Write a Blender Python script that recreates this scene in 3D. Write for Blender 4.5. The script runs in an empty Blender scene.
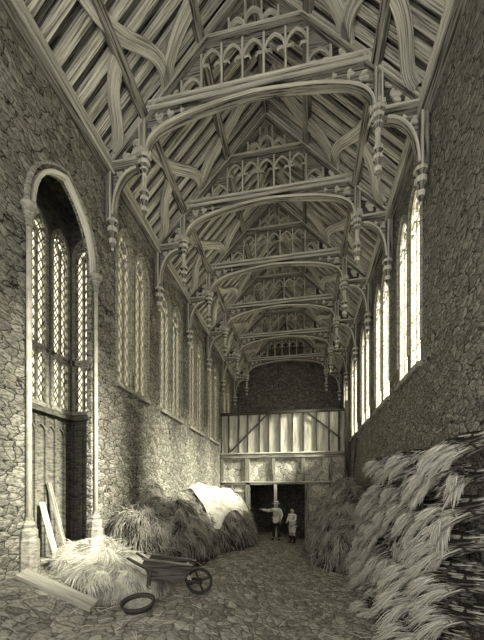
import bpy, bmesh, math, random
from mathutils import Vector as V, Matrix, noise
random.seed(7)
PI = math.pi
S = bpy.context.scene
COL = S.collection

# ------------------------------------------------------------------ camera
FPX, VPX, HZ = 325.6, 302.1, 493.8          # focal length, vanishing point and horizon, image pixels at 484 x 640
EYE = V((0.868, 0.0, 2.1))
cam = bpy.data.cameras.new('camera'); camo = bpy.data.objects.new('camera', cam); COL.objects.link(camo)
cam.sensor_fit = 'HORIZONTAL'; cam.sensor_width = 36; cam.lens = 36*FPX/484
cam.shift_y = (HZ-320)/484; cam.clip_start = .05
camo.location = EYE; camo.rotation_euler = (PI/2, 0, math.atan((VPX-242)/FPX))
S.camera = camo

# ------------------------------------------------------------------ world, sun, exposure
w = bpy.data.worlds.new('sky'); S.world = w; w.use_nodes = True
bg = w.node_tree.nodes['Background']; bg.inputs[0].default_value = (0.86, 0.83, 0.71, 1); bg.inputs[1].default_value = 1.25
sun = bpy.data.lights.new('sun', 'SUN'); suno = bpy.data.objects.new('sun', sun); COL.objects.link(suno)
sun.energy = 23.0; sun.angle = math.radians(16); sun.color = (1, .97, .88)
suno.rotation_euler = V((-1.0, 0.30, -0.60)).to_track_quat('-Z', 'Y').to_euler()
S.view_settings.view_transform = 'Standard'; S.view_settings.look = 'None'
S.view_settings.exposure = 1.4; S.view_settings.gamma = 1; S.view_settings.use_curve_mapping = False
S.cycles.max_bounces = 8; S.cycles.diffuse_bounces = 5; S.cycles.transparent_max_bounces = 16

# ------------------------------------------------------------------ materials
def desat(c, k=.30):
    g = .3*c[0]+.6*c[1]+.1*c[2]; return tuple(g+(x-g)*k for x in c)
PALE = (0.66, 0.62, 0.44); MID = (0.36, 0.335, 0.235); INK = (0.030, 0.030, 0.022)
def mixc(a, b, t): return tuple(a[i]*(1-t)+b[i]*t for i in range(3))
class NT:
    def __init__(s, name, rough=.9):
        s.m = bpy.data.materials.new(name); s.m.use_nodes = True
        s.t = s.m.node_tree; s.n = s.t.nodes; s.b = s.n['Principled BSDF']
        s.b.inputs['Roughness'].default_value = rough
        s.b.inputs['Specular IOR Level'].default_value = .15
    def new(s, k, **kw):
        n = s.n.new(k)
        for a, v in kw.items(): setattr(n, a, v)
        return n
    def l(s, a, b): s.t.links.new(a, b)
    def mapping(s, src, scale):
        c = s.new('ShaderNodeTexCoord'); m = s.new('ShaderNodeMapping'); m.inputs['Scale'].default_value = scale
        s.l(c.outputs[src], m.inputs['Vector']); return m.outputs[0]
    def noise(s, vec, scale, detail=3, rough=.6):
        n = s.new('ShaderNodeTexNoise'); n.inputs['Scale'].default_value = scale
        n.inputs['Detail'].default_value = detail; n.inputs['Roughness'].default_value = rough
        s.l(vec, n.inputs['Vector']); return n.outputs['Fac']
    def ramp(s, fac, stops):
        r = s.new('ShaderNodeValToRGB'); e = r.color_ramp.elements
        while len(e) < len(stops): e.new(.5)
        for i, (p, c) in enumerate(stops): e[i].position = p; e[i].color = (*desat(c), 1)
        s.l(fac, r.inputs[0]); return r.outputs[0]
    def mul(s, a, b, f=1.0):
        m = s.new('ShaderNodeMix', data_type='RGBA', blend_type='MULTIPLY'); m.inputs[0].default_value = f
        s.l(a, m.inputs[6]); s.l(b, m.inputs[7]); return m.outputs[2]
    def bump(s, h, strength=.5, dist=.02):
        b = s.new('ShaderNodeBump'); b.inputs['Strength'].default_value = strength; b.inputs['Distance'].default_value = dist
        s.l(h, b.inputs['Height']); s.l(b.outputs[0], s.b.inputs['Normal'])
    def out(s, c): s.l(c, s.b.inputs['Base Color']); return s.m

def wood(name, light, dark, fine=26, contrast=.16):
    n = NT(name); v = n.mapping('UV', (1.2, fine, 1))
    a = n.noise(v, 1.0, 4, .65)
    c = n.ramp(a, [(.5-contrast, dark), (.5, mixc(dark, light, .7)), (.5+contrast*.6, light)])
    v2 = n.mapping('UV', (.5, 4, 1)); b = n.noise(v2, 1, 2)
    c2 = n.ramp(b, [(.3, (.62, .62, .62)), (.65, (1, 1, 1))])
    n.bump(a, .5, .01); return n.out(n.mul(c, c2))
def stone(name, light, dark, scale=(1, 1, 1), joint=.05, dens=5.2, flat=1.9):
    n = NT(name)
    tc = n.new('ShaderNodeTexCoord')
    nz = n.new('ShaderNodeTexNoise'); nz.inputs['Scale'].default_value = 2.6; nz.inputs['Detail'].default_value = 3
    n.l(tc.outputs['Object'], nz.inputs['Vector'])
    mm = n.new('ShaderNodeMix', data_type='RGBA', blend_type='LINEAR_LIGHT'); mm.inputs[0].default_value = .13
    n.l(tc.outputs['Object'], mm.inputs[6]); n.l(nz.outputs['Color'], mm.inputs[7])
    mp = n.new('ShaderNodeMapping'); mp.inputs['Scale'].default_value = (dens, dens, dens*flat); n.l(mm.outputs[2], mp.inputs['Vector'])
    vo = n.new('ShaderNodeTexVoronoi', feature='DISTANCE_TO_EDGE'); vo.inputs['Scale'].default_value = 1; n.l(mp.outputs[0], vo.inputs['Vector'])
    vc = n.new('ShaderNodeTexVoronoi', feature='F1'); vc.inputs['Scale'].default_value = 1; n.l(mp.outputs[0], vc.inputs['Vector'])
    j = n.ramp(vo.outputs['Distance'], [(joint*.15, mixc(dark, light, .18)), (joint*1.1, (1, 1, 1))])
    sep = n.new('ShaderNodeSeparateColor'); n.l(vc.outputs['Color'], sep.inputs[0])
    tone = n.ramp(sep.outputs[0], [(0, mixc(dark, light, .50)), (1, light)])
    f = n.noise(n.mapping('Object', (13, 13, 40)), 1, 5, .75)
    fr = n.ramp(f, [(.40, (.10, .10, .09)), (.56, (1, 1, 1))])
    n.bump(vo.outputs['Distance'], .9, .05)
    return n.out(n.mul(n.mul(tone, j), fr, .8))
def plain(name, c1, c2, scale=14, stretch=(1, 1, 1), rough=.9):
    n = NT(name, rough); f = n.noise(n.mapping('Object', stretch), scale, 4, .7)
    n.bump(f, .4, .01); return n.out(n.ramp(f, [(.35, c2), (.6, c1)]))
def straw(name, pale, dark):
    n = NT(name); tc = n.new('ShaderNodeTexCoord'); sx = n.new('ShaderNodeSeparateXYZ'); n.l(tc.outputs['UV'], sx.inputs[0])
    return n.out(n.ramp(sx.outputs[0], [(.0, dark), (.35, mixc(dark, pale, .45)), (1, pale)]))

M = {}
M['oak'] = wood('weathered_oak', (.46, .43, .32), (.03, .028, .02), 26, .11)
M['oak_pale'] = wood('pale_and_highlight_oak', (.95, .91, .72), (.50, .47, .34), 30, .16)  # pale oak; on the mouldings its paleness paints in light-catching edges
M['oak_dark'] = wood('dark_oak', (.14, .13, .095), (.02, .02, .014), 26, .12)
M['brace'] = wood('brace_oak', (.92, .88, .68), (.26, .24, .17), 44, .12)
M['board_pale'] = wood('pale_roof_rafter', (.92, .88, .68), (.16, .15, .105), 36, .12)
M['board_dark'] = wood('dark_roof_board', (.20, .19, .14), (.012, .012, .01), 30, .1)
M['plank'] = wood('bleached_plank', (.78, .74, .54), (.30, .28, .19), 18, .2)
M['screen'] = wood('screen_board', (.95, .91, .70), (.40, .38, .28), 12, .2)
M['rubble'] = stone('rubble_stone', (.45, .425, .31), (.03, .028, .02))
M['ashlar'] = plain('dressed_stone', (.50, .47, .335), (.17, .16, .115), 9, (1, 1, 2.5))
M['ashlar_dark'] = plain('dark_dressed_stone', (.20, .19, .135), (.05, .048, .034), 9, (1, 1, 3))  # darker dressed stone, used throughout the oriel recess
M['plaster'] = stone('cracked_plaster', (.90, .86, .66), (.09, .085, .06), joint=.03, dens=3.1, flat=1.0)
M['lead'] = plain('lead_came', (.07, .07, .055), (.04, .04, .03))
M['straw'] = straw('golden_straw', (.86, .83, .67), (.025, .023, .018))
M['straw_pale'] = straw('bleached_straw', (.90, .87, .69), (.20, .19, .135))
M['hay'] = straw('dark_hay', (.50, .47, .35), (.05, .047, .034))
M['hay_core'] = plain('hay_core', (.05, .047, .034), (.015, .015, .01), 20)  # near-black core; inside the sheaves it paints in shade between stalks
M['straw_core'] = plain('straw_core', (.62, .59, .43), (.30, .28, .2), 20)
M['cloth'] = plain('white_cloth', (.80, .77, .62), (.50, .48, .37), 5)
M['iron'] = plain('dark_iron', (.05, .05, .04), (.03, .03, .024), 14)
M['skin'] = plain('skin', (.62, .56, .40), (.50, .45, .32), 6)
M['shirt'] = plain('pale_shirt', (1, .98, .84), (.86, .83, .66), 8)
M['trouser'] = plain('dark_cloth', (.045, .044, .033), (.025, .025, .02), 8)
M['hair'] = plain('dark_hair', (.05, .048, .035), (.03, .03, .02), 30)
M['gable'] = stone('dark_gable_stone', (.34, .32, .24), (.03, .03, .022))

def floor_mat():
    n = NT('cobbled_earth'); tc = n.new('ShaderNodeTexCoord')
    nz = n.new('ShaderNodeTexNoise'); nz.inputs['Scale'].default_value = 3; n.l(tc.outputs['Object'], nz.inputs['Vector'])
    mm = n.new('ShaderNodeMix', data_type='RGBA', blend_type='LINEAR_LIGHT'); mm.inputs[0].default_value = .10
    n.l(tc.outputs['Object'], mm.inputs[6]); n.l(nz.outputs['Color'], mm.inputs[7])
    mp = n.new('ShaderNodeMapping'); mp.inputs['Scale'].default_value = (8.5, 5.5, 0.01); n.l(mm.outputs[2], mp.inputs['Vector'])
    vo = n.new('ShaderNodeTexVoronoi', feature='DISTANCE_TO_EDGE'); vo.inputs['Scale'].default_value = 1; n.l(mp.outputs[0], vo.inputs['Vector'])
    vc = n.new('ShaderNodeTexVoronoi', feature='F1'); vc.inputs['Scale'].default_value = 1; n.l(mp.outputs[0], vc.inputs['Vector'])
    sep = n.new('ShaderNodeSeparateColor'); n.l(vc.outputs['Color'], sep.inputs[0])
    tone = n.ramp(sep.outputs[0], [(0, (.30, .28, .20)), (1, (.60, .57, .43))])
    j = n.ramp(vo.outputs['Distance'], [(.0, (.35, .35, .33)), (.08, (1, 1, 1))])
    f = n.noise(n.mapping('Object', (14, 30, 14)), 1, 4, .7)
    fr = n.ramp(f, [(.38, (.35, .35, .34)), (.55, (1, 1, 1))])
    n.bump(vo.outputs['Distance'], .8, .04)
    return n.out(n.mul(n.mul(tone, j), fr, .8))
M['floor'] = floor_mat()
def glass_mat(name, keep, tint):
    m = bpy.data.materials.new(name); m.use_nodes = True; t = m.node_tree
    for n in list(t.nodes): t.nodes.remove(n)
    o = t.nodes.new('ShaderNodeOutputMaterial'); mx = t.nodes.new('ShaderNodeMixShader')
    tr = t.nodes.new('ShaderNodeBsdfTransparent'); tr.inputs[0].default_value = (*tint, 1)
    df = t.nodes.new('ShaderNodeBsdfTranslucent'); df.inputs[0].default_value = (.42, .40, .33, 1)
    tc = t.nodes.new('ShaderNodeTexCoord'); nz = t.nodes.new('ShaderNodeTexNoise'); nz.inputs['Scale'].default_value = 9; nz.inputs['Detail'].default_value = 3
    t.links.new(tc.outputs['Object'], nz.inputs['Vector'])
    mr = t.nodes.new('ShaderNodeMapRange'); mr.inputs[1].default_value = .35; mr.inputs[2].default_value = .65
    mr.inputs[3].default_value = max(0, 1-keep-.2); mr.inputs[4].default_value = min(1, 1-keep+.2)
    t.links.new(nz.outputs['Fac'], mr.inputs[0]); t.links.new(mr.outputs[0], mx.inputs[0])
    t.links.new(tr.outputs[0], mx.inputs[1]); t.links.new(df.outputs[0], mx.inputs[2]); t.links.new(mx.outputs[0], o.inputs[0])
    return m
M['glass'] = glass_mat('old_leaded_glass', .8, (.80, .79, .72))
M['glass_dim'] = glass_mat('dim_leaded_glass', .45, (.56, .555, .50))  # less transparent glass for the left side windows

# ------------------------------------------------------------------ mesh helpers
class MB:
    def __init__(s): s.v = []; s.f = []; s.uv = []; s.mi = []
    def face(s, idx, uvs=None, mi=0):
        s.f.append(idx); s.mi.append(mi); s.uv.append(uvs or [(s.v[i][0], s.v[i][2]) for i in idx])
    def box(s, c, size, R=None, mi=0):
        hx, hy, hz = size[0]/2, size[1]/2, size[2]/2; b = len(s.v); c = V(c)
        for x in (-hx, hx):
            for y in (-hy, hy):
                for z in (-hz, hz):
                    p = V((x, y, z)); p = (R @ p) if R else p; s.v.append(tuple(c+p))
        L = max(range(3), key=lambda i: size[i]); o = [i for i in range(3) if i != L]; r = random.random()*9
        def uv(i):
            q = ((i >> 2 & 1)*size[0], (i >> 1 & 1)*size[1], (i & 1)*size[2]); return (q[L]+r, q[o[0]]+q[o[1]]+r)
        for f in ((0, 1, 3, 2), (4, 6, 7, 5), (0, 4, 5, 1), (2, 3, 7, 6), (0, 2, 6, 4), (1, 5, 7, 3)):
            s.face([b+i for i in f], [uv(i) for i in f], mi)
        return s
    def sweep(s, path, N, prof, mi=0, closed=False):
        """sweep a closed 2-D profile (a along N, b along N x tangent) down a path"""
        path = [V(p) for p in path]; N = V(N).normalized(); n = len(path); k = len(prof); b = len(s.v); r = random.random()*9
        per = [0]
        for i in range(k):
            p, q = prof[i], prof[(i+1) % k]; per.append(per[-1]+math.hypot(p[0]-q[0], p[1]-q[1]))
        ln = 0; lens = []
        for i in range(n):
            if closed: t = (path[(i+1) % n]-path[i-1])
            else: t = path[min(i+1, n-1)]-path[max(i-1, 0)]
            t = t.normalized(); up = N.cross(t).normalized(); sc = 1.0
            if 0 < i < n-1 or closed:
                d = (path[(i+1) % n]-path[i]).normalized(); sc = 1/max(.5, abs(d.dot(t)))
            if i: ln += (path[i]-path[i-1]).length
            lens.append(ln)
            for a, bb in prof: s.v.append(tuple(path[i]+N*a+up*bb*sc))
        for i in range(n if closed else n-1):
            i2 = (i+1) % n; l2 = lens[i2] if i2 else ln+.1
            for j in range(k):
                j2 = (j+1) % k
                s.face([b+i*k+j, b+i*k+j2, b+i2*k+j2, b+i2*k+j],
                       [(lens[i]+r, per[j]+r), (lens[i]+r, per[j+1]+r), (l2+r, per[j+1]+r), (l2+r, per[j]+r)], mi)
        if not closed:
            s.face([b+j for j in range(k)][::-1], None, mi); s.face([b+(n-1)*k+j for j in range(k)], None, mi)
        return s
    def bar(s, p0, p1, w, h, N=(0, 1, 0), mi=0):
        p0 = V(p0); p1 = V(p1); N = V(N); t = (p1-p0).normalized(); N = (N-t*N.dot(t)).normalized()
        return s.sweep([p0, p1], N, [(-w/2, -h/2), (-w/2, h/2), (w/2, h/2), (w/2, -h/2)][::-1], mi)
    def lathe(s, prof, c=(0, 0, 0), seg=12, mi=0, R=None):
        b = len(s.v); c = V(c); k = len(prof); rr = random.random()*5
        for r, z in prof:
            for j in range(seg):
                a = 2*PI*j/seg; p = V((r*math.cos(a), r*math.sin(a), z)); p = R @ p if R else p; s.v.append(tuple(c+p))
        for i in range(k-1):
            for j in range(seg):
                j2 = (j+1) % seg
                s.face([b+i*seg+j, b+i*seg+j2, b+(i+1)*seg+j2, b+(i+1)*seg+j],
                       [(prof[i][1]+rr, j*.05), (prof[i][1]+rr, j*.05+.05), (prof[i+1][1]+rr, j*.05+.05), (prof[i+1][1]+rr, j*.05)], mi[i % len(mi)] if isinstance(mi, (list, tuple)) else mi)
        s.face([b+j for j in range(seg)][::-1]); s.face([b+(k-1)*seg+j for j in range(seg)])
        return s
    def prism(s, poly, f, d0, d1, mi=0):
        """poly 2-D; f(u, v, d) -> world point; extruded from depth d0 to d1"""
        n = len(poly); b = len(s.v)
        for d in (d0, d1):
            for u, v in poly: s.v.append(tuple(f(u, v, d)))
        s.face([b+i for i in range(n)][::-1], [poly[i] for i in range(n)][::-1], mi)
        s.face([b+n+i for i in range(n)], [poly[i] for i in range(n)], mi)
        for i in range(n):
            j = (i+1) % n; s.face([b+i, b+j, b+n+j, b+n+i], [(poly[i][0], 0), (poly[j][0], 0), (poly[j][0], .1), (poly[i][0], .1)], mi)
        return s
    def tube(s, path, rad, seg=8, mi=0):
        path = [V(p) for p in path]; n = len(path); b = len(s.v); up = V((.31, .22, .93))
        for i in range(n):
            t = (path[min(i+1, n-1)]-path[max(i-1, 0)]).normalized(); a = t.cross(up).normalized(); c = t.cross(a)
            r = rad[i] if isinstance(rad, (list, tuple)) else rad
            for j in range(seg): s.v.append(tuple(path[i]+(a*math.cos(2*PI*j/seg)+c*math.sin(2*PI*j/seg))*r))
        for i in range(n-1):
            for j in range(seg):
                j2 = (j+1) % seg; s.face([b+i*seg+j, b+i*seg+j2, b+(i+1)*seg+j2, b+(i+1)*seg+j], [(i*.1, j*.02), (i*.1, j*.02+.02), (i*.1+.1, j*.02+.02), (i*.1+.1, j*.02)], mi)
        s.face([b+j for j in range(seg)][::-1], None, mi); s.face([b+(n-1)*seg+j for j in range(seg)], None, mi)
        return s
    def blade(s, p, d, L, wd, droop, tone):
        """one straw: a tapering three-sided stalk"""
        d = V(d).normalized(); a = d.cross(V((random.random()-.5, random.random()-.5, random.random()-.5))).normalized(); c = d.cross(a)
        b = len(s.v); q = V(p)
        for i, (t, r) in enumerate(((0, 1), (.5, .9), (1, .25))):
            o = q+d*L*t+V((0, 0, -droop*t*t))
            for j in range(3): s.v.append(tuple(o+(a*math.cos(j*2.094)+c*math.sin(j*2.094))*wd*r))
        for i in range(2):
            for j in range(3):
                j2 = (j+1) % 3; s.face([b+i*3+j, b+i*3+j2, b+i*3+3+j2, b+i*3+3+j], [(tone, 0)]*4)
    def build(s, name, mats, parent=None, smooth=False, recalc=True):
        me = bpy.data.meshes.new(name); me.from_pydata(s.v, [], s.f)
        uvl = me.uv_layers.new(name='UV'); k = 0; flat = []
        for u in s.uv:
            for q in u: flat += [q[0], q[1]]
        uvl.data.foreach_set('uv', flat)
        if not isinstance(mats, (list, tuple)): mats = [mats]
        for m in mats: me.materials.append(m)
        me.polygons.foreach_set('material_index', s.mi)
        if recalc:
            bm = bmesh.new(); bm.from_mesh(me); bmesh.ops.recalc_face_normals(bm, faces=bm.faces); bm.to_mesh(me); bm.free()
        if smooth: me.polygons.foreach_set('use_smooth', [True]*len(me.polygons))
        me.update(); o = bpy.data.objects.new(name, me); COL.objects.link(o)
        if parent: o.parent = parent
        return o
def thing(name, label, cat, loc=(0, 0, 0), rz=0, group=None):
    o = bpy.data.objects.new(name, None); o.empty_display_size = .2; COL.objects.link(o)
    o.location = loc; o.rotation_euler = (0, 0, rz); return tag(o, label, cat, group)
def tag(o, label, cat, group=None, kind=None):
    o['label'] = label; o['category'] = cat
    if group: o['group'] = group
    if kind: o['kind'] = kind
    return o
def struct(o, label=None):
    o['kind'] = 'structure'
    if label: o['label'] = label
    return o
KIDS = {}
def dup(root, label=None):
    def rec(o, par):
        c = o.copy(); COL.objects.link(c)
        if par: c.parent = par
        for ch in [q for q in ALL_OF(o)]: rec(ch, c)
        return c
    r = rec(root, None)
    if label: r['label'] = label
    return r
def ALL_OF(o): return list(o.children)
def bez(p0, p1, p2, p3, n=10):
    r = []
    for i in range(n+1):
        t = i/n; r.append(tuple((1-t)**3*p0[k]+3*(1-t)**2*t*p1[k]+3*(1-t)*t*t*p2[k]+t**3*p3[k] for k in range(len(p0))))
    return r
def sm(t): t = max(0., min(1., t)); return t*t*(3-2*t)
def ground(x, y):
    return (1-.62*sm((y-6)/8))*(.55*sm((.9-x)/1.7)+.45*sm((-1.5-x)/1.3))

# ------------------------------------------------------------------ the hall: sizes
W = 2.93; ZW = 8.5; ZA = 11.5; NEAR = -1.0; FAR = 18.7
TY = [5.84, 7.98, 10.28, 12.57, 15.05, 17.71]
def arch(ya, yb, z0, zs, za, n=8):
    a = (yb-ya)/2; r = za-zs
    left = bez((ya, zs), (ya, zs+.55*r), (ya+.42*a, zs+.84*r), (ya+a, za), n)
    right = [(ya+yb-y, z) for y, z in left[:-1]][::-1]
    return left+right                         # from left springing over the apex to right springing
def wall(name, fmap, s0, s1, z0, z1, t0, t1, openings, mat):
    """wall slab in (s, z) with arched openings, depth t0..t1"""
    m = MB(); cur = s0
    for (a, b, zb, zs, za) in sorted(openings):
        if a > cur: m.prism([(cur, z0), (a, z0), (a, z1), (cur, z1)], fmap, t0, t1)
        if zb > z0: m.prism([(a, z0), (b, z0), (b, zb), (a, zb)], fmap, t0, t1)
        ar = arch(a, b, zb, zs, za); mid = len(ar)//2
        m.prism([(a, z1)]+[(a, zs)]+ar[1:mid+1]+[((a+b)/2, z1)], fmap, t0, t1)
        m.prism([((a+b)/2, z1)]+ar[mid:-1]+[(b, zs), (b, z1)], fmap, t0, t1)
        cur = b
    if cur < s1: m.prism([(cur, z0), (s1, z0), (s1, z1), (cur, z1)], fmap, t0, t1)
    return struct(m.build(name, mat))
fx = lambda s, z, d: (d, s, z)               # wall running along Y, depth = x
fy = lambda s, z, d: (s, d, z)               # wall running along X, depth = y

# floor: trodden earth and cobbles, banked up against the left wall
m = MB(); nx, ny = 90, 130
for j in range(ny+1):
    for i in range(nx+1):
        x = -4.6+8.2*i/nx; y = NEAR-.6+(FAR+.9-NEAR)*j/ny
        m.v.append((x, y, ground(x, y)+.035*noise.noise(V((x*2.2, y*2.2, 0)))+.012*noise.noise(V((x*7, y*7, 3)))-.02))
for j in range(ny):
    for i in range(nx):
        b = j*(nx+1)+i; m.face([b, b+1, b+nx+2, b+nx+1])
fl = struct(m.build('floor', M['floor'], smooth=True), 'cobbled earth floor banked up against the left wall')

# windows: (y0, y1) of single windows, two per bay
def pair(y0, y1): c = (y0+y1)/2; return [(y0, c-.045), (c+.045, y1)]
bays = [(2.2, 4.1), (6.2, 7.56), (8.3, 9.85), (10.6, 12.1), (12.9, 14.45), (15.45, 16.95)]  # first pair is out of view, added to bring sun to the near left
WR = [p for b in bays for p in pair(*b)]
WL = [p for b in bays[1:] for p in pair(*b)]
SILL, SPR, APX = 4.4, 7.15, 7.78
BAY0, BAY1 = 4.02, 5.36                        # oriel opening in the left wall
wall('wall_right', fx, NEAR, FAR, -.1, ZW+.1, W, W+.14, [(a, b, SILL, SPR, APX) for a, b in WR], M['rubble'])
wall('wall_left', fx, NEAR, FAR, -.1, ZW+.1, -W-.09, -W, [(a, b, SILL, SPR, APX) for a, b in WL]+[(BAY0, BAY1, -.1, 6.14, 7.2)], M['rubble'])
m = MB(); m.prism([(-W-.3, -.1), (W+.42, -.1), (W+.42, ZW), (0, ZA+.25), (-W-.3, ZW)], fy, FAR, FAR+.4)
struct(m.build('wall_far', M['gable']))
wall('wall_near', fy, -W-.12, W+.42, -.1, ZW+.2, NEAR-.4, NEAR, [(-2.6, -.1, .9, 6.6, 8.3), (.1, 2.6, .9, 6.6, 8.3)], M['rubble'])  # both unglazed openings are unseen, added to let in frontal light
m = MB(); m.prism([(-W-.3, ZW+.2), (W+.3, ZW+.2), (0, ZA+.25)], fy, NEAR-.4, NEAR); struct(m.build('wall_near_gable', M['rubble']))
# oriel recess
OX = -3.72; OE = 5.84
OW = [(3.52, 4.06), (4.12, 4.66), (4.72, 5.24), (5.30, 5.80)]
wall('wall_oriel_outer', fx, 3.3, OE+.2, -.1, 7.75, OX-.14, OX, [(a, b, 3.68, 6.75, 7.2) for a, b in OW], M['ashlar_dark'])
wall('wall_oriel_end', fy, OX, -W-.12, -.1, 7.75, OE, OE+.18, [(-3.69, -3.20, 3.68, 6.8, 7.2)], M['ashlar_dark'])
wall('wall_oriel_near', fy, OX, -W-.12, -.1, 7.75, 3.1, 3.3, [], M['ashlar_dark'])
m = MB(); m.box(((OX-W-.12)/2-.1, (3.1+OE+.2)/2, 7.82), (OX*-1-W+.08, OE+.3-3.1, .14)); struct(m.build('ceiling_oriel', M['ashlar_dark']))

# window builder ------------------------------------------------------------
wn = [0]
def window(fmap, a, b, zb, zs, za, d, glass, lattice=0, lights=2, transom=None, thick=.06, stone_m=None, label=None):
    """pointed stone window between s=a..b; d = depth plane"""
    stone_m = stone_m or M['ashlar']; wn[0] += 1
    N = V(fmap(0, 0, 1))-V(fmap(0, 0, 0))
    P = lambda s, z: V(fmap(s, z, d))
    e = .03; pts = [(a+e, zb)]+[(y, z) for y, z in arch(a+e, b-e, zb, zs, za-e)]+[(b-e, zb)]
    rect = lambda w_, h_: [(-w_/2, -h_/2), (w_/2, -h_/2), (w_/2, h_/2), (-w_/2, h_/2)]
    m = MB(); m.sweep([P(*p) for p in pts], N, rect(thick*1.5, .06)); m.bar(P(a, zb+.03), P(b, zb+.03), thick*2.2, .07, N)
    root = struct(m.build('window_%d' % wn[0], stone_m), label)
    wl = (b-a)/lights
    for i in range(1, lights):
        m = MB(); s_ = a+wl*i; top = zs+.05; m.bar(P(s_, zb), P(s_, top), thick, .035, N); m.build('mullion', stone_m, root)
    m = MB()
    for i in range(lights):
        s0, s1 = a+wl*i+.012, a+wl*(i+1)-.012
        m.sweep([P(*q) for q in arch(s0, s1, 0, zs-.12, zs+.12, 5)], N, rect(thick*.8, .022))
        c = ((s0+s1)/2, zs-.06)
        for sg in (-1, 1): m.bar(P(c[0]+sg*wl*.32, c[1]), P(c[0]+sg*wl*.10, c[1]-.05), thick*.6, .018, N)
    c = P((a+b)/2, zs+.27*(za-zs)+.13); up = V((0, 0, 1)); sd = N.cross(up)
    for k in range(4):
        q = c+(sd*math.cos(k*PI/2+PI/4)+up*math.sin(k*PI/2+PI/4))*.055
        m.sweep([q+(sd*math.cos(t*PI/4)+up*math.sin(t*PI/4))*.05 for t in range(8)], N, rect(thick*.6, .016), closed=True)
    m.build('tracery', stone_m, root)
    if transom:
        m = MB(); m.bar(P(a-.03, transom), P(b+.03, transom), thick*1.5, .10, N); m.build('transom', stone_m, root)
        m = MB()
        for i in range(lights if lights > 1 else 1):
            s0, s1 = a+wl*i+.012, a+wl*(i+1)-.012; sA = arch(s0, s1, 0, transom-.26, transom-.06, 5)
            m.prism([(s0, transom-.04), (s0, transom-.26)]+sA[1:len(sA)//2+1]+[((s0+s1)/2, transom-.04)], fmap, d-.02, d+.02)
            m.prism([((s0+s1)/2, transom-.04)]+sA[len(sA)//2:-1]+[(s1, transom-.26), (s1, transom-.04)], fmap, d-.02, d+.02)
        m.build('cusped_head', stone_m, root)
    def top(s):
        for q, r in zip(pts[1:-1], pts[2:]):
            if q[0] <= s <= r[0] and r[0] > q[0]: return q[1]+(r[1]-q[1])*(s-q[0])/(r[0]-q[0])
        return zb
    m = MB(); m.prism(pts, fmap, d-.004, d+.004); m.build('glass_pane', glass, root)
    if lattice:
        m = MB(); hgt = za-zb; sl = 1.55
        for sg in (-1, 1):
            k = -2
            while True:
                z0_ = zb+k*lattice*sl-(.0 if sg > 0 else 0); k += 1
                if z0_ > za+.5: break
                seg = []
                for q in range(41):
                    s = a+e+(b-a-2*e)*q/40; z = z0_+sl*((s-a) if sg > 0 else (b-s))
                    if zb+.03 < z < top(s)-.01: seg.append((s, z))
                if len(seg) > 2: m.bar(P(*seg[0]), P(*seg[-1]), .012, .011, N)
        m.build('lead_lattice', M['lead'], root)
    else:
        m = MB(); z = zb+.45
        while z < zs-.1: m.bar(P(a, z), P(b, z), .012, .012, N); z += .55
        m.build('saddle_bar', M['lead'], root)
    return root
for a, b in WR: window(fx, a, b, SILL, SPR, APX, W+.05, M['glass'])
for a, b in WL: window(fx, a, b, SILL, SPR, APX, -W-.045, M['glass_dim'], lattice=.16)
for a, b in OW: window(fx, a, b, 3.68, 6.75, 7.2, OX-.02, M['glass'], lattice=.11, transom=4.72, thick=.045, label='oriel window with leaded diamond panes and cusped lights')
window(fy, -3.69, -3.20, 3.68, 6.8, 7.2, OE+.02, M['glass'], lattice=.10, transom=4.72, thick=.045, label='narrow end window of the oriel with leaded diamond panes')

# sills, oriel arch mouldings and blind panelling (fixed trim) ---------------
tn = [0]
def trim(m, mat, label=None):
    tn[0] += 1; return struct(m.build('trim_%d' % tn[0], mat), label)
for (y0, y1) in bays[1:]:
    for sx in (-1, 1):
        m = MB(); m.bar((sx*(W-.03), y0-.05, SILL-.02), (sx*(W-.03), y1+.05, SILL-.02), .10, .09, (1, 0, 0)); trim(m, M['ashlar'])
        for a, b in pair(y0, y1):
            m = MB(); m.sweep([(sx*(W-.005), y, z) for y, z in [(a-.03, SILL+.4)]+arch(a-.04, b+.04, 0, SPR, APX+.06)+[(b+.03, SILL+.4)]], (1, 0, 0), [(-.03, -.022), (.03, -.022), (.03, .022), (-.03, .022)])
            trim(m, M['ashlar'])
for off, wd in ((0.02, .05), (.12, .035)):
    m = MB(); pts = [(BAY0-off, 6.14)]+arch(BAY0-off, BAY1+off, 0, 6.15, 7.2+off)[1:-1]+[(BAY1+off, 6.14)]
    m.sweep([(-W+.02, y, z) for y, z in pts], (1, 0, 0), [(-.05, -wd/2), (.05, -wd/2), (.05, wd/2), (-.05, wd/2)]); trim(m, M['ashlar'] if off > .1 else M['oak_pale'])
m = MB()
for y in [3.5+.235*k for k in range(11)]:
    m.bar((OX+.02, y, .9), (OX+.02, y, 3.5), .05, .035, (1, 0, 0))
    if y < 5.7: m.sweep([(OX+.02, q, z) for q, z in arch(y, y+.235, 0, 3.18, 3.36, 5)], (1, 0, 0), [(-.02, -.015), (.02, -.015), (.02, .015), (-.02, .015)])
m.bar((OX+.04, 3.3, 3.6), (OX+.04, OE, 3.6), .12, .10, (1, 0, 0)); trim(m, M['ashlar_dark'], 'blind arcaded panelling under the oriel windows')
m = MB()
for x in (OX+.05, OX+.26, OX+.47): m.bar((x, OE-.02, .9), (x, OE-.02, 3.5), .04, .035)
m.bar((OX, OE-.03, 3.6), (-W-.12, OE-.03, 3.6), .10, .10); trim(m, M['ashlar_dark'])

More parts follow.
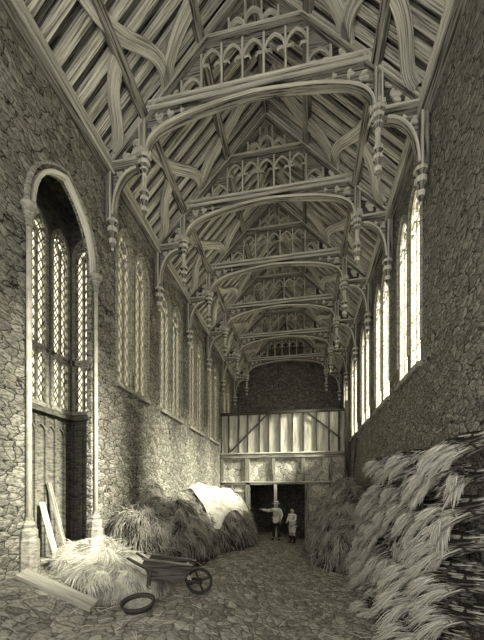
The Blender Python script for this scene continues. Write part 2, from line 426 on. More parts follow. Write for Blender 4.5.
# wall shafts at the mouth of the oriel
def shaft(y, label, capz=6.14, basez=1.45):
    t = thing('wall_shaft', label, 'column', (-W+.05, y, basez))
    h = capz-basez
    MB().lathe([(.035, .3), (.035, h-.28)], seg=14).build('shaft', M['oak_pale'] if False else M['plank_stone'], t, smooth=True)
    MB().lathe([(.04, h-.32), (.06, h-.29), (.04, h-.26), (.05, h-.2), (.10, h-.08), (.12, h-.06), (.12, h-.02), (.085, h), (.085, h+.02)], seg=8).build('capital', M['ashlar'], t)
    MB().lathe([(.13, -.6), (.13, -.0), (.11, .03), (.11, .14), (.075, .18), (.09, .22), (.055, .27), (.05, .32)], seg=8).build('base', M['ashlar'], t)
M['plank_stone'] = plain('polished_pale_stone', (.80, .76, .56), (.5, .47, .33), 5)
shaft(3.93, 'slender stone wall shaft on the near side of the oriel arch')
shaft(5.43, 'slender pale stone wall shaft on the far side of the oriel arch')

# ------------------------------------------------------------------ roof
TH = math.atan2(ZA-ZW, W); SLEN = math.hypot(W, ZA-ZW)
def slope(side, y, s, n=0.0):                 # point on the roof slope; n = inward offset
    return V((side*(W-s*math.cos(TH)-n*math.sin(TH)), y, ZW+s*math.sin(TH)-n*math.cos(TH)))
def snorm(side): return V((-side*math.sin(TH), 0, -math.cos(TH)))
m = MB(); RY0, RY1 = NEAR, FAR+.2
k = 0; y = RY0
while y < RY1:
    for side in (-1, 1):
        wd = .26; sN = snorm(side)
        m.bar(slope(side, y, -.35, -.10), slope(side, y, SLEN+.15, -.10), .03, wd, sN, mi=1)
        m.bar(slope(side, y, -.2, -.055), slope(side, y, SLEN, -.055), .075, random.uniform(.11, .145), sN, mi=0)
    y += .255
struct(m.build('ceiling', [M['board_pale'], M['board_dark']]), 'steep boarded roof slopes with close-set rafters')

for side in (-1, 1):
    wrd = 'left' if side < 0 else 'right'
    m = MB(); x = side*(W-.07)
    prof = [(-.09, -.13), (.09, -.13), (.09, .13), (-.09, .13)]
    m.bar((x, NEAR, ZW-.04), (x, FAR, ZW-.04), .18, .20, (1, 0, 0))
    for z in (-.11, .0, .07): m.bar((x-side*.10, NEAR, ZW+z), (x-side*.10, FAR, ZW+z), .05, .035, (1, 0, 0), mi=1)
    tag(m.build('wall_plate', [M['oak'], M['oak_pale']]), 'long moulded timber wall plate on top of the %s wall' % wrd, 'beam')
    for s_, nm in ((1.15, 'lower'), (2.75, 'upper')):
        m = MB(); m.bar(slope(side, NEAR, s_, .05), slope(side, FAR, s_, .05), .11, .16, snorm(side))
        tag(m.build('purlin', M['oak']), 'straight %s purlin running the length of the %s roof slope' % (nm, wrd), 'beam')
m = MB(); m.bar((0, NEAR, ZA-.08), (0, FAR, ZA-.08), .14, .2, (1, 0, 0)); tag(m.build('ridge_beam', M['oak']), 'ridge beam along the top of the roof', 'beam')

# curved wind braces in every roof bay
ordn = ['nearest', 'second', 'third', 'fourth', 'fifth', 'farthest']
KB = {'foot': [(-.12, .30), (-.25, .75), (-.75, .55), (-.95, 1.18)],
      'crossing': [(-.04, 1.80), (-.75, 2.05), (-.75, 1.25), (-1.75, 1.0)],
      'ridge': [(-.05, 1.78), (-.75, 2.2), (-.35, 3.0), (-1.0, 3.85)]}
for i, ty in enumerate(TY):
    for side in (-1, 1):
        for kk, cp in KB.items():
            sc = 1.0 if i < 3 else 1.12
            path = [slope(side, ty+q[0]*sc, q[1], .05) for q in bez(*cp, 12)]
            m = MB(); hw = .10
            m.sweep(path, snorm(side), [(-.05, -hw), (.045, -hw), (.045, hw), (-.05, hw)])
            b = m.build('wind_brace', M['brace'])
            wrd = 'left' if side < 0 else 'right'
            d = {'foot': 'curved lower wind brace at the foot of the %s truss, %s slope',
                 'crossing': 'curved wind brace crossing the lower purlin beside the %s truss, %s slope',
                 'ridge': 'curved upper wind brace near the ridge beside the %s truss, %s slope'}[kk] % (ordn[i], wrd)
            tag(b, d, 'brace', 'curved wind braces between the trusses')

# ------------------------------------------------------------------ roof truss (built once, copied)
def make_truss():
    T = thing('roof_truss', 'x', 'roof truss', (0, TY[0], 0), 0, 'carved false hammerbeam trusses')
    Y = (0, 1, 0); WP, ZC = 2.13, 9.44
    for sd in (-1, 1):
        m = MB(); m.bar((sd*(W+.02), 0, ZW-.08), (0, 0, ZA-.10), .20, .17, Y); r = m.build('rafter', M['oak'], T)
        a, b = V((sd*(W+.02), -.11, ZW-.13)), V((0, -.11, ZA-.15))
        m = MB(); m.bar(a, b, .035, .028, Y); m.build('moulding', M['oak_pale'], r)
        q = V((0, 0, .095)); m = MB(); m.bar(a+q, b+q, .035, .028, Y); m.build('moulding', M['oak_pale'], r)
    m = MB(); m.bar((-WP-.06, 0, ZC), (WP+.06, 0, ZC), .20, .15, Y); c = m.build('collar_beam', M['oak'], T)
    m = MB()
    for z in (ZC+.055, ZC-.055): m.bar((-WP-.08, -.11, z), (WP+.08, -.11, z), .04, .042, Y)
    m.build('moulding', M['oak_pale'], c)
    # flat four-centred arch beneath the collar
    half = [(-WP+.07, ZC-.82), (-WP+.08, ZC-.42), (-WP+.42, ZC-.23), (0, ZC-.125)]
    L = bez(*half, 12); full = L+[(-x, z) for x, z in L[:-1]][::-1]
    m = MB(); m.sweep([(x, 0, z) for x, z in full], Y, [(-.07, -.02), (.07, -.02), (.07, .03), (-.07, .03)]); ab = m.build('arched_brace', M['oak'], T)
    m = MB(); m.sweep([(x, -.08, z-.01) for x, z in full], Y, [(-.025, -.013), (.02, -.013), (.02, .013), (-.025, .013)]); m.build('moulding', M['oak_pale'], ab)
    for sd in (-1, 1):
        # carved spandrel in the corner over the arch
        LL = [p for p in L if p[0] < -WP+1.35]
        poly = [(sd*x, z) for x, z in [(-WP+.04, ZC-.08)]+LL+[(LL[-1][0], ZC-.08)]]
        m = MB(); m.prism(poly, fy, -.02, .02); sp = m.build('spandrel', M['oak'], T)
        for (cx, cz, r, an) in ((WP-.28, ZC-.22, .10, -.6), (WP-.50, ZC-.16, .08, -.15), (WP-.22, ZC-.42, .07, -1.2), (WP-.75, ZC-.135, .05, -.05)):
            carve(sp, sd*cx, cz, r, an*sd, -.02)
        # pendant post
        m = MB(); m.bar((sd*WP, 0, ZC+.09), (sd*WP, 0, 8.55), .17, .15, Y); pp = m.build('pendant_post', M['oak'], T)
        m = MB()
        for dx in (-.05, .05): m.bar((sd*WP+dx, -.095, ZC+.10), (sd*WP+dx, -.095, 8.6), .03, .025, Y)
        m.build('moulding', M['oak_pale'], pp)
        m = MB(); m.lathe([(.075, 8.62), (.125, 8.60), (.135, 8.52), (.11, 8.49), (.125, 8.45), (.12, 8.40), (.08, 8.36), (.09, 8.31), (.05, 8.26), (.045, 8.2)], (sd*WP, 0, 0), 8, [0, 0, 1, 0, 0, 1, 0, 1, 0])
        for k in range(8):
            a = k*PI/4; m.box((sd*WP+.115*math.cos(a), .115*math.sin(a), 8.64), (.045, .045, .07))
        m.build('boss', [M['oak_pale'], M['oak']], pp)
        MB().lathe([(.045, 8.26), (.042, 7.92)], (sd*WP, 0, 0), 8).build('pendant_shaft', M['oak_pale'], pp)
        MB().lathe([(.05, 7.99), (.085, 7.95), (.095, 7.88), (.055, 7.86), (.055, 7.83), (.08, 7.81), (.08, 7.74), (.045, 7.71), (.04, 7.64), (.068, 7.60), (.06, 7.54), (.02, 7.50), (.02, 7.46), (.005, 7.42)], (sd*WP, 0, 0), 8, [0, 0, 1, 1, 1, 0, 1, 1, 0, 0, 1, 1, 1]).build('finial', [M['oak_pale'], M['oak']], pp)
        # hammerbeam, wall post, curved bracket
        m = MB(); m.bar((sd*(WP+.06), 0, 8.47), (sd*(W-.02), 0, 8.47), .18, .13, Y); hb = m.build('hammer_beam', M['oak'], T)
        m = MB(); m.bar((sd*(WP+.10), -.10, 8.51), (sd*(W-.04), -.10, 8.51), .035, .03, Y); m.build('moulding', M['oak_pale'], hb)
        m = MB(); m.bar((sd*(W-.09), 0, 8.42), (sd*(W-.09), 0, 7.45), .15, .13, Y); wp = m.build('wall_post', M['oak'], T)
        m = MB(); m.bar((sd*(W-.13), -.085, 8.42), (sd*(W-.13), -.085, 7.45), .025, .03, Y); m.build('moulding', M['oak_pale'], wp)
        MB().lathe([(.06, 7.50), (.11, 7.47), (.12, 7.40), (.075, 7.37), (.075, 7.33), (.10, 7.31), (.10, 7.22), (.055, 7.19), (.055, 7.12), (.075, 7.09), (.06, 7.01), (.03, 6.97), (.03, 6.92), (.008, 6.88)], (sd*(W-.13), 0, 0), 8, [0, 0, 1, 1, 1, 0, 1, 1, 1, 0, 1, 1, 0]).build('corbel', [M['oak_pale'], M['oak']], wp)
        q = bez((sd*(W-.17), 7.55), (sd*(W-.18), 8.05), (sd*(W-.35), 8.35), (sd*(WP+.14), 8.38), 9)
        m = MB(); m.sweep([(x, 0, z) for x, z in q], Y, [(-.06, -.025), (.06, -.025), (.06, .025), (-.06, .025)]); br = m.build('bracket', M['oak'], T)
        m = MB(); m.sweep([(x, -.065, z) for x, z in q], Y, [(-.02, -.015), (.015, -.015), (.015, .015), (-.02, .015)]); m.build('moulding', M['oak_pale'], br)
        m = MB(); m.prism([(sd*(W-.15), 8.42)]+q[2:]+[(sd*(WP+.14), 8.42)], fy, -.015, .015); s2 = m.build('spandrel', M['oak'], T)
        carve(s2, sd*(W-.27), 8.30, .07, -.7*sd, -.015); carve(s2, sd*(W-.42), 8.36, .045, -.2*sd, -.015)
        # leaf panel between post, hammerbeam and rafter
        m = MB(); m.prism([(sd*(WP+.07), 8.53), (sd*(W-.12), 8.53), (sd*(WP+.07), 9.16)], fy, -.015, .015); s3 = m.build('spandrel', M['oak_dark'], T)
        carve(s3, sd*(WP+.22), 8.72, .13, .5*sd, -.015); carve(s3, sd*(WP+.42), 8.64, .10, -.2*sd, -.015); carve(s3, sd*(WP+.16), 8.92, .08, 1.2*sd, -.015)
        # leaf panel at the foot of the rafter above the collar
        m = MB(); m.prism([(sd*1.39, ZC+.08), (sd*1.92, ZC+.08), (sd*1.39, 9.93)], fy, -.015, .015); s4 = m.build('spandrel', M['oak_dark'], T)
        carve(s4, sd*1.52, 9.64, .10, .6*sd, -.015); carve(s4, sd*1.66, 9.60, .07, -.1*sd, -.015)
    ZU = 10.44
    m = MB(); m.bar((-1.0, 0, ZU), (1.0, 0, ZU), .17, .11, Y); u = m.build('upper_collar', M['oak'], T)
    m = MB(); m.bar((-1.0, -.095, ZU+.03), (1.0, -.095, ZU+.03), .035, .03, Y); m.build('moulding', M['oak_pale'], u)
    st = .386
    def rz(x): return ZA-.24-abs(x)*(ZA-ZW)/W
    for k in range(-4, 4):
        x = st*(k+.5); top = min(ZU-.05, rz(x))
        m = MB(); m.bar((x, 0, ZC+.07), (x, 0, top), .09, .045, Y); sdd = m.build('stud', M['oak'], T)
        m = MB(); m.bar((x, -.05, ZC+.07), (x, -.05, top-.05), .03, .036, Y); m.build('moulding', M['oak_pale'], sdd)
    for k in range(-3, 4):
        a, b = st*(k-.5)+.02, st*(k+.5)-.02; zt = ZU-.05; x = st*k
        if abs(k) == 3: zs, za, ta, tb = 9.62, 9.84, min(zt, rz(a)), min(zt, rz(b))
        else: zs, za, ta, tb = ZU-.42, ZU-.15, zt, zt
        if abs(k) == 2: ta, tb = min(ta, rz(a)), min(tb, rz(b)); 
        A = arch(a, b, 0, zs, za, 5); mid = len(A)//2; tm = min(zt, rz((a+b)/2))
        m = MB(); m.prism([(a, ta), (a, zs)]+A[1:mid+1]+[((a+b)/2, tm)], fy, -.02, .02); m.prism([((a+b)/2, tm)]+A[mid:-1]+[(b, zs), (b, tb)], fy, -.02, .02)
        tr = m.build('tracery_head', M['oak'], T)
        m = MB(); m.sweep([(p, -.03, z) for p, z in A], Y, [(-.02, -.014), (.015, -.014), (.015, .014), (-.02, .014)])
        for sg in (-1, 1): m.sweep([(x+sg*.16, -.02, zs+.02), (x+sg*.08, -.02, zs+.03), (x+sg*.05, -.02, zs-.03)], Y, [(-.015, -.012), (.015, -.012), (.015, .012), (-.015, .012)])
        m.build('cusping', M['oak_pale'], tr)
    for k in (-2, -1, 0, 1):
        x = .30*(k+.5); top = rz(x)
        m = MB(); m.bar((x, 0, ZU+.05), (x, 0, top), .08, .035, Y); m.build('stud', M['oak_pale'], T)
    for k in (-1, 0, 1):
        a, b = .30*(k-.5)+.015, .30*(k+.5)-.015; zs = 10.68 if k == 0 else 10.56
        A = arch(a, b, 0, zs, zs+.18, 5)
        m = MB(); m.sweep([(p, -.02, z) for p, z in A], Y, [(-.03, -.018), (.03, -.018), (.03, .018), (-.03, .018)]); m.build('tracery_head', M['oak_pale'], T)
    return T
def carve(par, *a):
    m = MB(); a = list(a); a[2] *= 1.45; leaf(m, *a); m.build('carved_leaf', M['oak_pale'], par)
def leaf(m, cx, cz, r, an, d):
    """three-lobed carved leaf in relief"""
    for da, rr in ((0, 1.0), (1.0, .75), (-1.0, .75)):
        c, s_ = math.cos(an+da), math.sin(an+da); n = 9; poly = []
        for q in range(n+1):
            t = q/n*2-1; u = r*rr*(t+1)*.55
            poly.append((u, .30*r*rr*math.cos(t*PI/2)**.8*(1 if q else 0)))
        poly = poly+[(u, -v) for u, v in poly[1:-1][::-1]]
        m.prism([(cx+u*c-v*s_, cz+u*s_+v*c) for u, v in poly], fy, d-.03, d)
T0 = make_truss()
lab = ['nearest and largest carved roof truss, its left pendant hanging clear of the nearest side windows',
       'second carved roof truss from the front, framed inside the arch of the largest one',
       'third carved roof truss from the front, hanging over the middle of the hall',
       'fourth carved roof truss from the front, seen small above the hall floor',
       'fifth carved roof truss, just above the timber partition',
       'farthest and smallest carved roof truss, behind the timber partition']
T0['label'] = lab[0]
for i in range(1, 6):
    t = dup(T0, lab[i]); t.location = (0, TY[i], 0)

# ------------------------------------------------------------------ timber partition at the far end
SY = 15.0
sc = thing('timber_partition', 'pale boarded timber and plaster partition closing the far end of the hall', 'partition', (0, SY, 0))
m = MB(); xs = [-2.88, -2.53, -2.06, -1.63, -1.08, -.65, -.13, .43, .93, 1.50, 2.05, 2.48, 2.88]
for a, b in zip(xs[:-1], xs[1:]):
    m.box(((a+b)/2, .03+random.uniform(-.01, .01), 4.89), (b-a-.03, .04, 1.78))
m.build('boarding', M['screen'], sc)
for x in xs[1:-1]:
    m = MB(); m.bar((x, -.03, 4.0), (x, -.03, 5.80), .08, .075); m.build('stud', M['oak_dark'], sc)
for z, h, w_, mt in ((3.88, .24, .22, 'oak'), (5.83, .12, .18, 'oak_dark'), (2.60, .15, .18, 'oak')):
    m = MB(); m.bar((-2.90, -.02, z), (2.90, -.02, z), w_, h); r = m.build('rail', M[mt], sc)
    if z < 5: m = MB(); m.bar((-2.90, -.145 if z > 3 else -.12, z+h/2-.03), (2.90, -.145 if z > 3 else -.12, z+h/2-.03), .04, .04); m.build('moulding', M['oak_pale'], r)
for p, q in (((-2.45, 4.05), (-.70, 5.75)), ((1.10, 5.75), (2.55, 4.55))):
    m = MB(); m.bar((p[0], -.09, p[1]), (q[0], -.09, q[1]), .05, .07); m.build('brace', M['oak_dark'], sc)
m = MB()
for a, b in ((-2.88, -1.62), (-1.58, -.42), (-.38, .90), (.94, 2.88)): m.box(((a+b)/2, .03, 3.22), (b-a, .06, 1.10))
for a, b in ((-2.88, -1.66), (1.05, 2.88)): m.box(((a+b)/2, .03, 1.25), (b-a, .06, 2.56))
m.build('plaster_panel', M['plaster'], sc)
for x, z0, z1, w_ in ((-2.82, 0, 3.8, .14), (-1.62, 0, 3.8, .20), (-.40, 2.65, 3.8, .14), (.92, 2.65, 3.8, .14), (-.33, 0, 2.55, .13), (1.08, 0, 2.55, .18), (-2.35, 0, 2.55, .08), (2.1, 0, 3.8, .14)):
    m = MB(); m.bar((x, -.04, z0), (x, -.04, z1), .14, w_); m.build('post', M['oak'] if x != -.33 else M['oak_pale'], sc)
m = MB(); m.box((-1.98, -.03, 1.15), (.55, .05, 2.3))
d1 = m.build('door', M['screen'], sc)
m = MB()
for z in (.45, 1.3, 2.15): m.box((-1.98, -.075, z), (.55, .03, .10))
for x in (-2.22, -1.74): m.box((x, -.075, 1.3), (.08, .03, 1.8))
m.build('ledge', M['oak'], d1)
m = MB(); m.bar((2.78, 14.62, 0), (2.78, 14.62, 6.1), .18, .2); tag(m.build('timber_post', M['oak_dark']), 'tall dark timber post beside the right end of the partition', 'post')
m = MB(); m.bar((2.45, 12.35, 0), (2.88, 12.75, 4.2), .07, .07); tag(m.build('leaning_pole', M['oak_dark']), 'dark pole leaning against the right wall above the far straw', 'pole')
# loft floor over the screens passage
m = MB(); m.box((0, (SY+FAR)/2+.05, 3.86), (5.84, FAR-SY-.2, .14)); struct(m.build('floor_loft', M['oak_dark']))

# ------------------------------------------------------------------ straw, hay and sheaves
HEAPS = {}   # key -> surface, height at (x, y), centre
def heap_fn(key, cx, cy, rx, ry, h, rot=0, seed=1, lump=.25, xl=(-W+.04, W-.04), ymax=14.8, flat=.75):
    cr, sr = math.cos(rot), math.sin(rot)
    def surf(u, v):                           # u, v in unit disc
        r = math.hypot(u, v); k = max(0, 1-r*r)**flat
        k *= 1+lump*noise.noise(V((u*2.3+seed, v*2.3, seed*3.1)))+lump*.5*noise.noise(V((u*6, v*6, seed)))
        x = cx+cr*u*rx-sr*v*ry; y = cy+sr*u*rx+cr*v*ry
        x = min(xl[1], max(xl[0], x)); y = min(ymax, y)
        return V((x, y, ground(x, y)-.03+h*k))
    def hgt(x, y):
        dx, dy = x-cx, y-cy; u = (cr*dx+sr*dy)/rx; v = (-sr*dx+cr*dy)/ry
        return surf(u, v).z if u*u+v*v < 1 else -9
    HEAPS[key] = (surf, hgt, (cx, cy)); return surf
def heap(name, label, cat, key, mats, n, L=.34, wd=.006, droop=.1, seed=1):
    surf, hg, (cx, cy) = HEAPS[key]; random.seed(seed); m = MB(); nr, na = 16, 44
    m.v.append(tuple(surf(0, 0)))
    for i in range(1, nr+1):
        for j in range(na): m.v.append(tuple(surf(i/nr*math.cos(2*PI*j/na), i/nr*math.sin(2*PI*j/na))))
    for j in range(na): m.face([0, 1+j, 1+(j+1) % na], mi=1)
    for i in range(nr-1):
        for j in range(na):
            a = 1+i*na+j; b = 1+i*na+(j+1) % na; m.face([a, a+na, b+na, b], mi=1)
    q = 0
    while q < n:
        r = math.sqrt(random.random())*1.0; a = random.random()*2*PI; u, v = r*math.cos(a), r*math.sin(a)
        p = surf(u, v); q += 1
        if abs(p.x) > W-.045: continue
        e = .03; du = (surf(u+e, v)-surf(u-e, v)); dv = (surf(u, v+e)-surf(u, v-e)); nn = du.cross(dv)
        if nn.length < 1e-9: continue
        nn.normalize()
        if nn.z < 0: nn = -nn
        out = V((p.x-cx, (p.y-cy)*.5, 0)); out = out.normalized() if out.length > .01 else V((1, 0, 0))
        clump = noise.noise_vector(p*3.2)*1.5
        d = out*.5+V((0, 0, -.8))+clump+V((random.gauss(0, .25), random.gauss(0, .25), random.gauss(0, .2)))
        d = d-nn*d.dot(nn)*.8+nn*.20
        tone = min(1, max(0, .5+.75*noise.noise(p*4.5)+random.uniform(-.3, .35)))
        l = L*random.uniform(.5, 1.3); end = p+d.normalized()*l
        if abs(end.x) > W-.03: l *= .3
        m.blade(p+nn*.01, d, l, wd*random.uniform(.7, 1.3), droop*random.random(), tone)
    o = m.build(name, mats, recalc=False); return tag(o, label, cat, kind='stuff')
heap_fn('pale', -2.13, 4.85, .86, .80, .42, rot=-.2, seed=3, flat=.42, lump=.35)
heap_fn('hay', -2.40, 7.75, 1.12, 2.3, 1.22, seed=6, rot=.06, flat=.30, lump=.32)
heap_fn('tail', -2.1, 11.2, 1.35, 2.9, 1.75, seed=8, flat=.45)
heap_fn('far', 2.35, 11.6, 1.35, 2.9, 2.35, seed=11, flat=.6)
heap_fn('bed', 2.80, 7.0, .30, 2.0, 1.9, seed=14, lump=.15, flat=.4)
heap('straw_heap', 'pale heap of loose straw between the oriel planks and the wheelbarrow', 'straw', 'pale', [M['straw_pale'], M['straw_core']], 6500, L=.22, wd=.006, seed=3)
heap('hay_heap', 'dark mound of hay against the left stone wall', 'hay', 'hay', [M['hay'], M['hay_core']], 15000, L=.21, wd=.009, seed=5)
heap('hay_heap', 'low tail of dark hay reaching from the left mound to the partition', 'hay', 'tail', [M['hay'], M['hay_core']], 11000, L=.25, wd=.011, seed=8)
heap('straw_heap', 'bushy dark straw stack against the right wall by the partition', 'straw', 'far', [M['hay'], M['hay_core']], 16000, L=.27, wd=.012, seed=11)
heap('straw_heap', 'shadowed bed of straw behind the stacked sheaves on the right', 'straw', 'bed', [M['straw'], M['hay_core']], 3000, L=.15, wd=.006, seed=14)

# sheaf prototype: stalks gathered by two bands; local +Z runs to the ears, local +X is up
def make_sheaf():
    random.seed(21)
    t = thing('straw_sheaf', 'x', 'sheaf', (0, 0, 0), 0, 'tied sheaves stacked along the right wall')
    m = MB(); n = 850; LEN = .86
    prof = lambda u: .085+.13*max(0, u-.25)**.9
    bend = lambda u: V((-.30*max(0, u-.30)**2, 0, 0))
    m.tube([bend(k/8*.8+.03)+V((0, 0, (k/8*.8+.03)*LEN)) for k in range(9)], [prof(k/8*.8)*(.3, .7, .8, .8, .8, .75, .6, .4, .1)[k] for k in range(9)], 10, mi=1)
    for q in range(190):
        a = random.random()*2*PI; rr = random.uniform(.75, 1.05); u0 = random.uniform(-.10, .12)
        p = bend(u0)+V((.095*rr*math.cos(a), .095*rr*math.sin(a), u0*LEN)); L = random.uniform(.2, .34)
        e = bend(u0+L)+V((prof(u0+L)*rr*math.cos(a), prof(u0+L)*rr*math.sin(a), (u0+L)*LEN))
        m.blade(p, e-p, (e-p).length, random.uniform(.006, .010), 0, min(1, max(0, random.gauss(.38, .25))))
    for tf in range(36):
        ta = random.random()*2*PI; tr = math.sqrt(random.uniform(.4, 1)); tu = random.uniform(.0, .66); tt = random.uniform(-.42, .38)
        sw = V((random.gauss(0, .07), random.gauss(0, .09), 0))
        for q in range(28):
            a = ta+random.gauss(0, .16); rr = tr*random.uniform(.85, 1.08); u0 = tu+random.gauss(0, .05); L = random.uniform(.20, .34)
            r0, r1 = prof(max(0, u0))*rr, prof(min(1.2, u0+L))*rr*1.3
            p = bend(u0)+V((r0*math.cos(a), r0*math.sin(a), u0*LEN)); a2 = ta+random.gauss(0, .20)
            e = bend(u0+L)+V((r1*math.cos(a2), r1*math.sin(a2), (u0+L)*LEN))+sw*min(1, u0+.2)
            tone = min(1, max(0, tt+random.gauss(-.04+.74*min(1, u0+L*.8), .24)))  # dark roots, paler ends: shade and highlights of the stack painted into tone
            d = e-p; b = len(m.v); m.blade(p, d, d.length*1.05, random.uniform(.006, .011), 0, tone)
            dr = .14*max(0, u0+L-.40)
            for w_ in range(b+6, b+9): x, y, z = m.v[w_]; m.v[w_] = (x-dr, y, z)
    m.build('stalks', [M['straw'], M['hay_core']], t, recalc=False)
    for z in (.20, .40):
        m = MB(); r = prof(z/LEN)*1.18+.006
        m.sweep([(r*math.cos(k*PI/8), r*math.sin(k*PI/8), z) for k in range(16)], (0, 0, 1), [(-.016, -.01), (.016, -.01), (.016, .01), (-.016, .01)], closed=True)
        m.build('band', M['oak_dark'], t)
    return t
proto = make_sheaf(); first = True
random.seed(5)
ordw = ['first', 'second', 'third', 'fourth', 'fifth', 'sixth', 'seventh', 'eighth', 'ninth', 'tenth', 'eleventh', 'twelfth', 'thirteenth', 'fourteenth']
def put(x, y, z, dirv, label, scale=1.0):
    global first
    o = proto if first else dup(proto); first = False
    d = V(dirv).normalized(); up = (V((0, 0, 1))-d*d.z).normalized(); yv = d.cross(up)
    Mx = Matrix((up, yv, d)).transposed()
    o['label'] = label; o.location = (x, y, z); o.scale = (scale,)*3
    o.rotation_mode = 'QUATERNION'; o.rotation_quaternion = Mx.to_quaternion(); return o
o = put(2.78, 4.50, .84, (-.80, .75, -.22), 'large straw sheaf with two dark bands at the front right corner of the stack', 1.25)
put(2.74, 4.40, .34, (-.80, .80, -.10), 'straw sheaf on the floor underneath the large banded sheaf at the front right', 1.15)
put(2.80, 4.55, 1.22, (-.75, .75, -.24), 'straw sheaf resting directly on the large banded sheaf at the front right', 1.15)
put(2.30, 5.45, .22, (-.45, .9, -.06), 'straw sheaf on the floor just behind the large banded front sheaf', 1.05)
NT_ = 7
for t in range(NT_):
    lim = (6.0, 5.4, 5.0, 4.5, 4.1, 3.8, 3.8)[t]; yy = (5.6, 3.8, 3.7, 3.8, 3.7, 3.8, 3.75)[t]; k = 0; y1 = (9.0, 8.9, 8.7, 8.5, 8.3, 7.6, 7.1)[t]
    while yy < y1:
        z = .40+t*.385+random.uniform(-.07, .07)
        x = 2.80-random.uniform(0, .06)
        d = (-1, random.uniform(-.55, .65), -.12-.38*random.random()+.02*t)
        if yy < lim: d = (-.52, .85, -.08-.15*random.random())
        lab_ = 'straw sheaf in the %s tier up of the right-hand stack, %s from the front' % (ordw[t], ordw[k])
        if t == NT_-1: lab_ = 'straw sheaf on top of the right-hand stack, %s from the front' % ordw[k]
        put(x, yy+random.uniform(-.08, .08), z, d, lab_, random.uniform(.9, 1.15)*(1-.04*t)); yy += .47; k += 1

# loose straws on the floor
random.seed(31); m = MB()
for q in range(1500):
    x = random.uniform(-2.6, 2.0); y = random.uniform(2.6, 13.5)
    if abs(x-.2) < 1.0 and random.random() < .75: continue
    a = random.random()*PI*2; m.blade((x, y, ground(x, y)+.015), (math.cos(a), math.sin(a), .06), random.uniform(.08, .3), .005, .01, random.uniform(.2, 1))
tag(m.build('loose_straw', M['straw'], recalc=False), 'loose straws scattered over the cobbled floor', 'straw', kind='stuff')

# ------------------------------------------------------------------ cloth over the hay
m = MB(); nu, nv = 26, 40
HH = [HEAPS['hay'][1], HEAPS['tail'][1]]
def clothpt(u, v):
    top = V((-2.55, 9.1)).lerp(V((-2.2, 11.2)), u); bot = V((-1.55, 8.5)).lerp(V((-.72, 11.4)), u)
    p = top.lerp(bot, v); p = V((p.x, p.y)); p.x += .05*math.sin(u*13)*v
    z = sum(max(max(h(p.x+dx, p.y+dy) for h in HH), ground(p.x, p.y)) for dx in (-.15, 0, .15) for dy in (-.2, 0, .2))/9
    z += .20+.12*(1-v)+.05*math.sin(u*17+v*5)*(.3+v)+.05*noise.noise(V((u*5, v*5, 2)))
    return V((p.x, p.y, z))
for sh in (0, -.015):
    for j in range(nv+1):
        for i in range(nu+1):
            p = clothpt(i/nu, j/nv); m.v.append((p.x, p.y, p.z+sh))
K = (nu+1)*(nv+1)
for j in range(nv):
    for i in range(nu):
        b = j*(nu+1)+i; m.face([b, b+1, b+nu+2, b+nu+1]); m.face([K+b+nu+1, K+b+nu+2, K+b+1, K+b])
tag(m.build('cloth_sheet', M['cloth'], smooth=True), 'white cloth sheet thrown over the dark hay mound', 'sheet')

# ------------------------------------------------------------------ wheelbarrow
def barrow():
    # local: +X toward the wheel; origin on the ground under the legs
    t = thing('wheelbarrow', 'dark wooden wheelbarrow with spoked wheel standing beside the pale straw', 'wheelbarrow', (-1.42, 4.72, ground(-1.42, 4.72)-.005), .17)
    def brd(m, p, q, h0, h1, y, th=.025):
        m.prism([(p, h0[0]), (q, h1[0]), (q, h1[1]), (p, h0[1])], lambda u, v, d: (u, d, v), y-th/2, y+th/2)
    for sd in (-1, 1):
        m = MB(); m.tube([(-.32, sd*.20, .60), (-.15, sd*.19, .50), (.0, sd*.18, .42), (.35, sd*.12, .28), (.74, sd*.07, .19)], [.020, .024, .028, .026, .022], 8); m.build('handle', M['oak_dark'], t)
        m = MB(); m.bar((.02, sd*.20, .42), (-.01, sd*.24, .0), .045, .05, (0, 1, 0)); m.build('leg', M['oak_dark'], t)
        m = MB(); m.prism([(.0, .30), (.50, .22), (.66, .44), (.58, .50), (-.06, .58), (-.10, .52)], lambda u, v, d: (u, d*1.0, v), sd*.17-.012, sd*.17+.012); m.build('side_board', M['oak_dark'], t)
        m = MB(); m.bar((-.10, sd*.185, .58), (.66, sd*.185, .49), .03, .025); m.build('top_rail', M['oak'], t)
        m = MB(); m.bar((.60, sd*.08, .23), (.52, sd*.14, .46), .03, .05); m.build('stay', M['oak_pale'], t)
    m = MB(); m.bar((.0, 0, .30), (.50, 0, .22), .34, .02); m.build('bottom_board', M['oak_dark'], t)
    m = MB(); m.bar((.50, 0, .22), (.68, 0, .48), .34, .02); m.build('front_board', M['oak_dark'], t)
    m = MB(); m.bar((.02, -.24, .14), (.02, .24, .14), .03, .03, (0, 0, 1)); m.build('crossbar', M['oak_dark'], t)
    R = Matrix.Rotation(PI/2, 3, 'X'); cz = .20; cx = .73
    m = MB(); r = .185
    m.sweep([(cx+r*math.cos(k*PI/14), 0, cz+r*math.sin(k*PI/14)) for k in range(28)], (0, 1, 0), [(-.022, -.02), (.022, -.02), (.022, .02), (-.022, .02)], closed=True); wh = m.build('wheel', M['iron'], t)
    for k in range(4):
        a = k*PI/2+.35; m = MB(); m.bar((cx, 0, cz), (cx+.17*math.cos(a), 0, cz+.17*math.sin(a)), .03, .026); m.build('spoke', M['iron'], wh)
    m = MB(); m.lathe([(.03, -.10), (.045, -.05), (.045, .05), (.03, .10)], (cx, 0, cz), 10, R=R); m.build('hub', M['iron'], wh)
barrow()

# ------------------------------------------------------------------ round sieve basket
bx, by = -1.30, 4.06
t = thing('round_basket', 'shallow round wicker basket lying on the floor in front of the wheelbarrow', 'basket', (bx, by, ground(bx, by)+.03))
t.rotation_euler = (.2, 0, 0)
